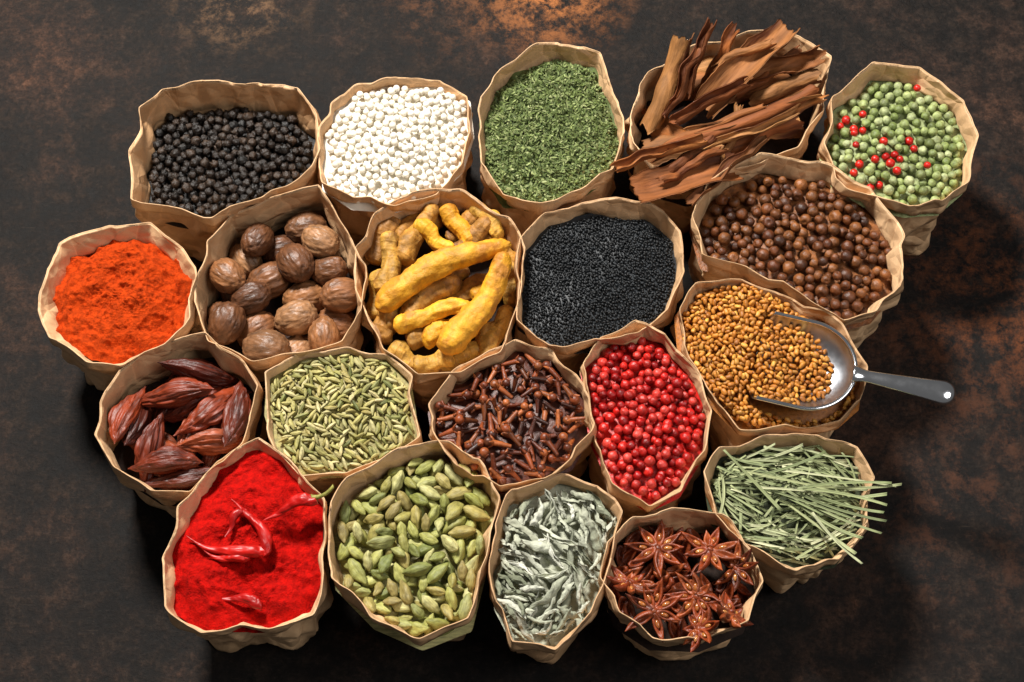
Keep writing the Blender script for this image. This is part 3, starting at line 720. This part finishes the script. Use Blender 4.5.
# ------------------------------------------------------------ table surface
m, nt, bs = newmat('rusted_metal')
tc = N(nt, 'ShaderNodeTexCoord')
n1 = noisetex(nt, 8, 9, .72); n2 = noisetex(nt, 85, 9, .8); n3 = noisetex(nt, 380, 5, .8); n4 = noisetex(nt, 45, 9, .82, dist=.2)
c = ramp(nt, n1, [(.36, col('#100d0c')), (.50, col('#1a1512')), (.60, col('#2a1e18')), (.70, col('#3b281e'))])
c2 = ramp(nt, n2, [(.40, (.3, .3, .3, 1)), (.50, (.85, .85, .85, 1)), (.60, (2.1, 1.95, 1.8, 1))])
c = mixc(nt, 1.0, c, c2, 'MULTIPLY')
c3 = ramp(nt, n3, [(.36, (.5, .5, .5, 1)), (.64, (1.6, 1.6, 1.6, 1))])
c = mixc(nt, 1.0, c, c3, 'MULTIPLY')
sp = ramp(nt, n3, [(.62, (0, 0, 0, 1)), (.74, (.6, .6, .6, 1))])
c = mixc(nt, sp, c, col('#4a3e35'))
for rot, sc_, hi in ((.5, 60, .5), (-.9, 45, .4)):
    mp = N(nt, 'ShaderNodeMapping'); mp.inputs['Scale'].default_value = (1, 18, 1); mp.inputs['Rotation'].default_value = (0, 0, rot)
    nt.links.new(tc.outputs['Object'], mp.inputs[0])
    ns = noisetex(nt, sc_, 3, .8, vec=mp.outputs[0]); sr = ramp(nt, ns, [(.65, (0, 0, 0, 1)), (.72, (hi, hi, hi, 1))])
    c = mixc(nt, sr, c, col('#44382f'))
def patch(cx, cy, rad, colr, c, lo=.48, hi=.6):
    p = P(cx, cy, 0)*S
    mp = N(nt, 'ShaderNodeMapping'); mp.inputs['Location'].default_value = (-p.x/rad, -p.y/rad, 0); mp.inputs['Scale'].default_value = (1/rad, 1/rad, 1)
    nt.links.new(tc.outputs['Object'], mp.inputs[0])
    gr = N(nt, 'ShaderNodeTexGradient', gradient_type='SPHERICAL'); nt.links.new(mp.outputs[0], gr.inputs[0])
    mu = N(nt, 'ShaderNodeMath', operation='MULTIPLY'); nt.links.new(gr.outputs['Fac'], mu.inputs[0])
    rm = ramp(nt, n4, [(lo, (0, 0, 0, 1)), (hi, (1, 1, 1, 1))]); nt.links.new(rm, mu.inputs[1])
    mu2 = N(nt, 'ShaderNodeMath', operation='MULTIPLY'); nt.links.new(mu.outputs[0], mu2.inputs[0])
    rm2 = ramp(nt, n2, [(.42, (.0, .0, .0, 1)), (.54, (1, 1, 1, 1))]); nt.links.new(rm2, mu2.inputs[1])
    return mixc(nt, mu2.outputs[0], c, col(colr))
c = patch(545, -15, .06, '#b5703c', c, .42, .56); c = patch(240, -5, .05, '#75583f', c); c = patch(1000, 300, .10, '#6e3d20', c, .44, .6); c = patch(950, 500, .10, '#4a2e20', c); c = patch(450, 0, .05, '#5e3d28', c)
nt.links.new(c, bs.inputs['Base Color'])
rg = ramp(nt, n2, [(.3, (.45, .45, .45, 1)), (.7, (.85, .85, .85, 1))]); nt.links.new(rg, bs.inputs['Roughness'])
bs.inputs['Specular IOR Level'].default_value = .18
bp = N(nt, 'ShaderNodeBump'); bp.inputs['Strength'].default_value = .9; bp.inputs['Distance'].default_value = .0011
nt.links.new(n2, bp.inputs['Height'])
bp2 = N(nt, 'ShaderNodeBump'); bp2.inputs['Strength'].default_value = .6; bp2.inputs['Distance'].default_value = .0005
nt.links.new(n3, bp2.inputs['Height']); nt.links.new(bp.outputs[0], bp2.inputs['Normal']); nt.links.new(bp2.outputs[0], bs.inputs['Normal'])
g = 2400
add('ground', mesh_from('ground', [(-g, -g, 0), (g, -g, 0), (g, g, 0), (-g, g, 0)], [(0, 1, 2, 3)], m, False), None, 'dark rusted metal surface under the paper bags', 'surface', kind='structure')

# ------------------------------------------------------------ light & camera
def area(loc, size, power, colr, aim=(0, 0, .06)):
    l = bpy.data.lights.new('studio_lamp', 'AREA'); l.shape = 'DISK'; l.size = size; l.energy = power; l.color = colr
    o = bpy.data.objects.new('studio_lamp', l); COL.objects.link(o); o.location = loc
    o.rotation_euler = (Vector(aim)-Vector(loc)).to_track_quat('-Z', 'Y').to_euler()
area((-.34, .58, 1.0), .22, 29, (1, .965, .91))
area((.7, -.2, 1.0), .7, 4.6, (1, .98, .96))
w = bpy.data.worlds.new('World'); scene.world = w; w.use_nodes = True
w.node_tree.nodes['Background'].inputs[0].default_value = (1, .98, .96, 1); w.node_tree.nodes['Background'].inputs[1].default_value = .10
cd = bpy.data.cameras.new('camera'); co = bpy.data.objects.new('camera', cd); COL.objects.link(co)
cd.lens = 60; cd.sensor_width = 36; cd.clip_start = .01; cd.clip_end = 20
co.matrix_world = Matrix.Translation(CAM*S)@Matrix.Rotation(T, 4, 'X')
scene.camera = co
scene.view_settings.view_transform = 'Standard'; scene.view_settings.look = 'None'; scene.view_settings.exposure = 0
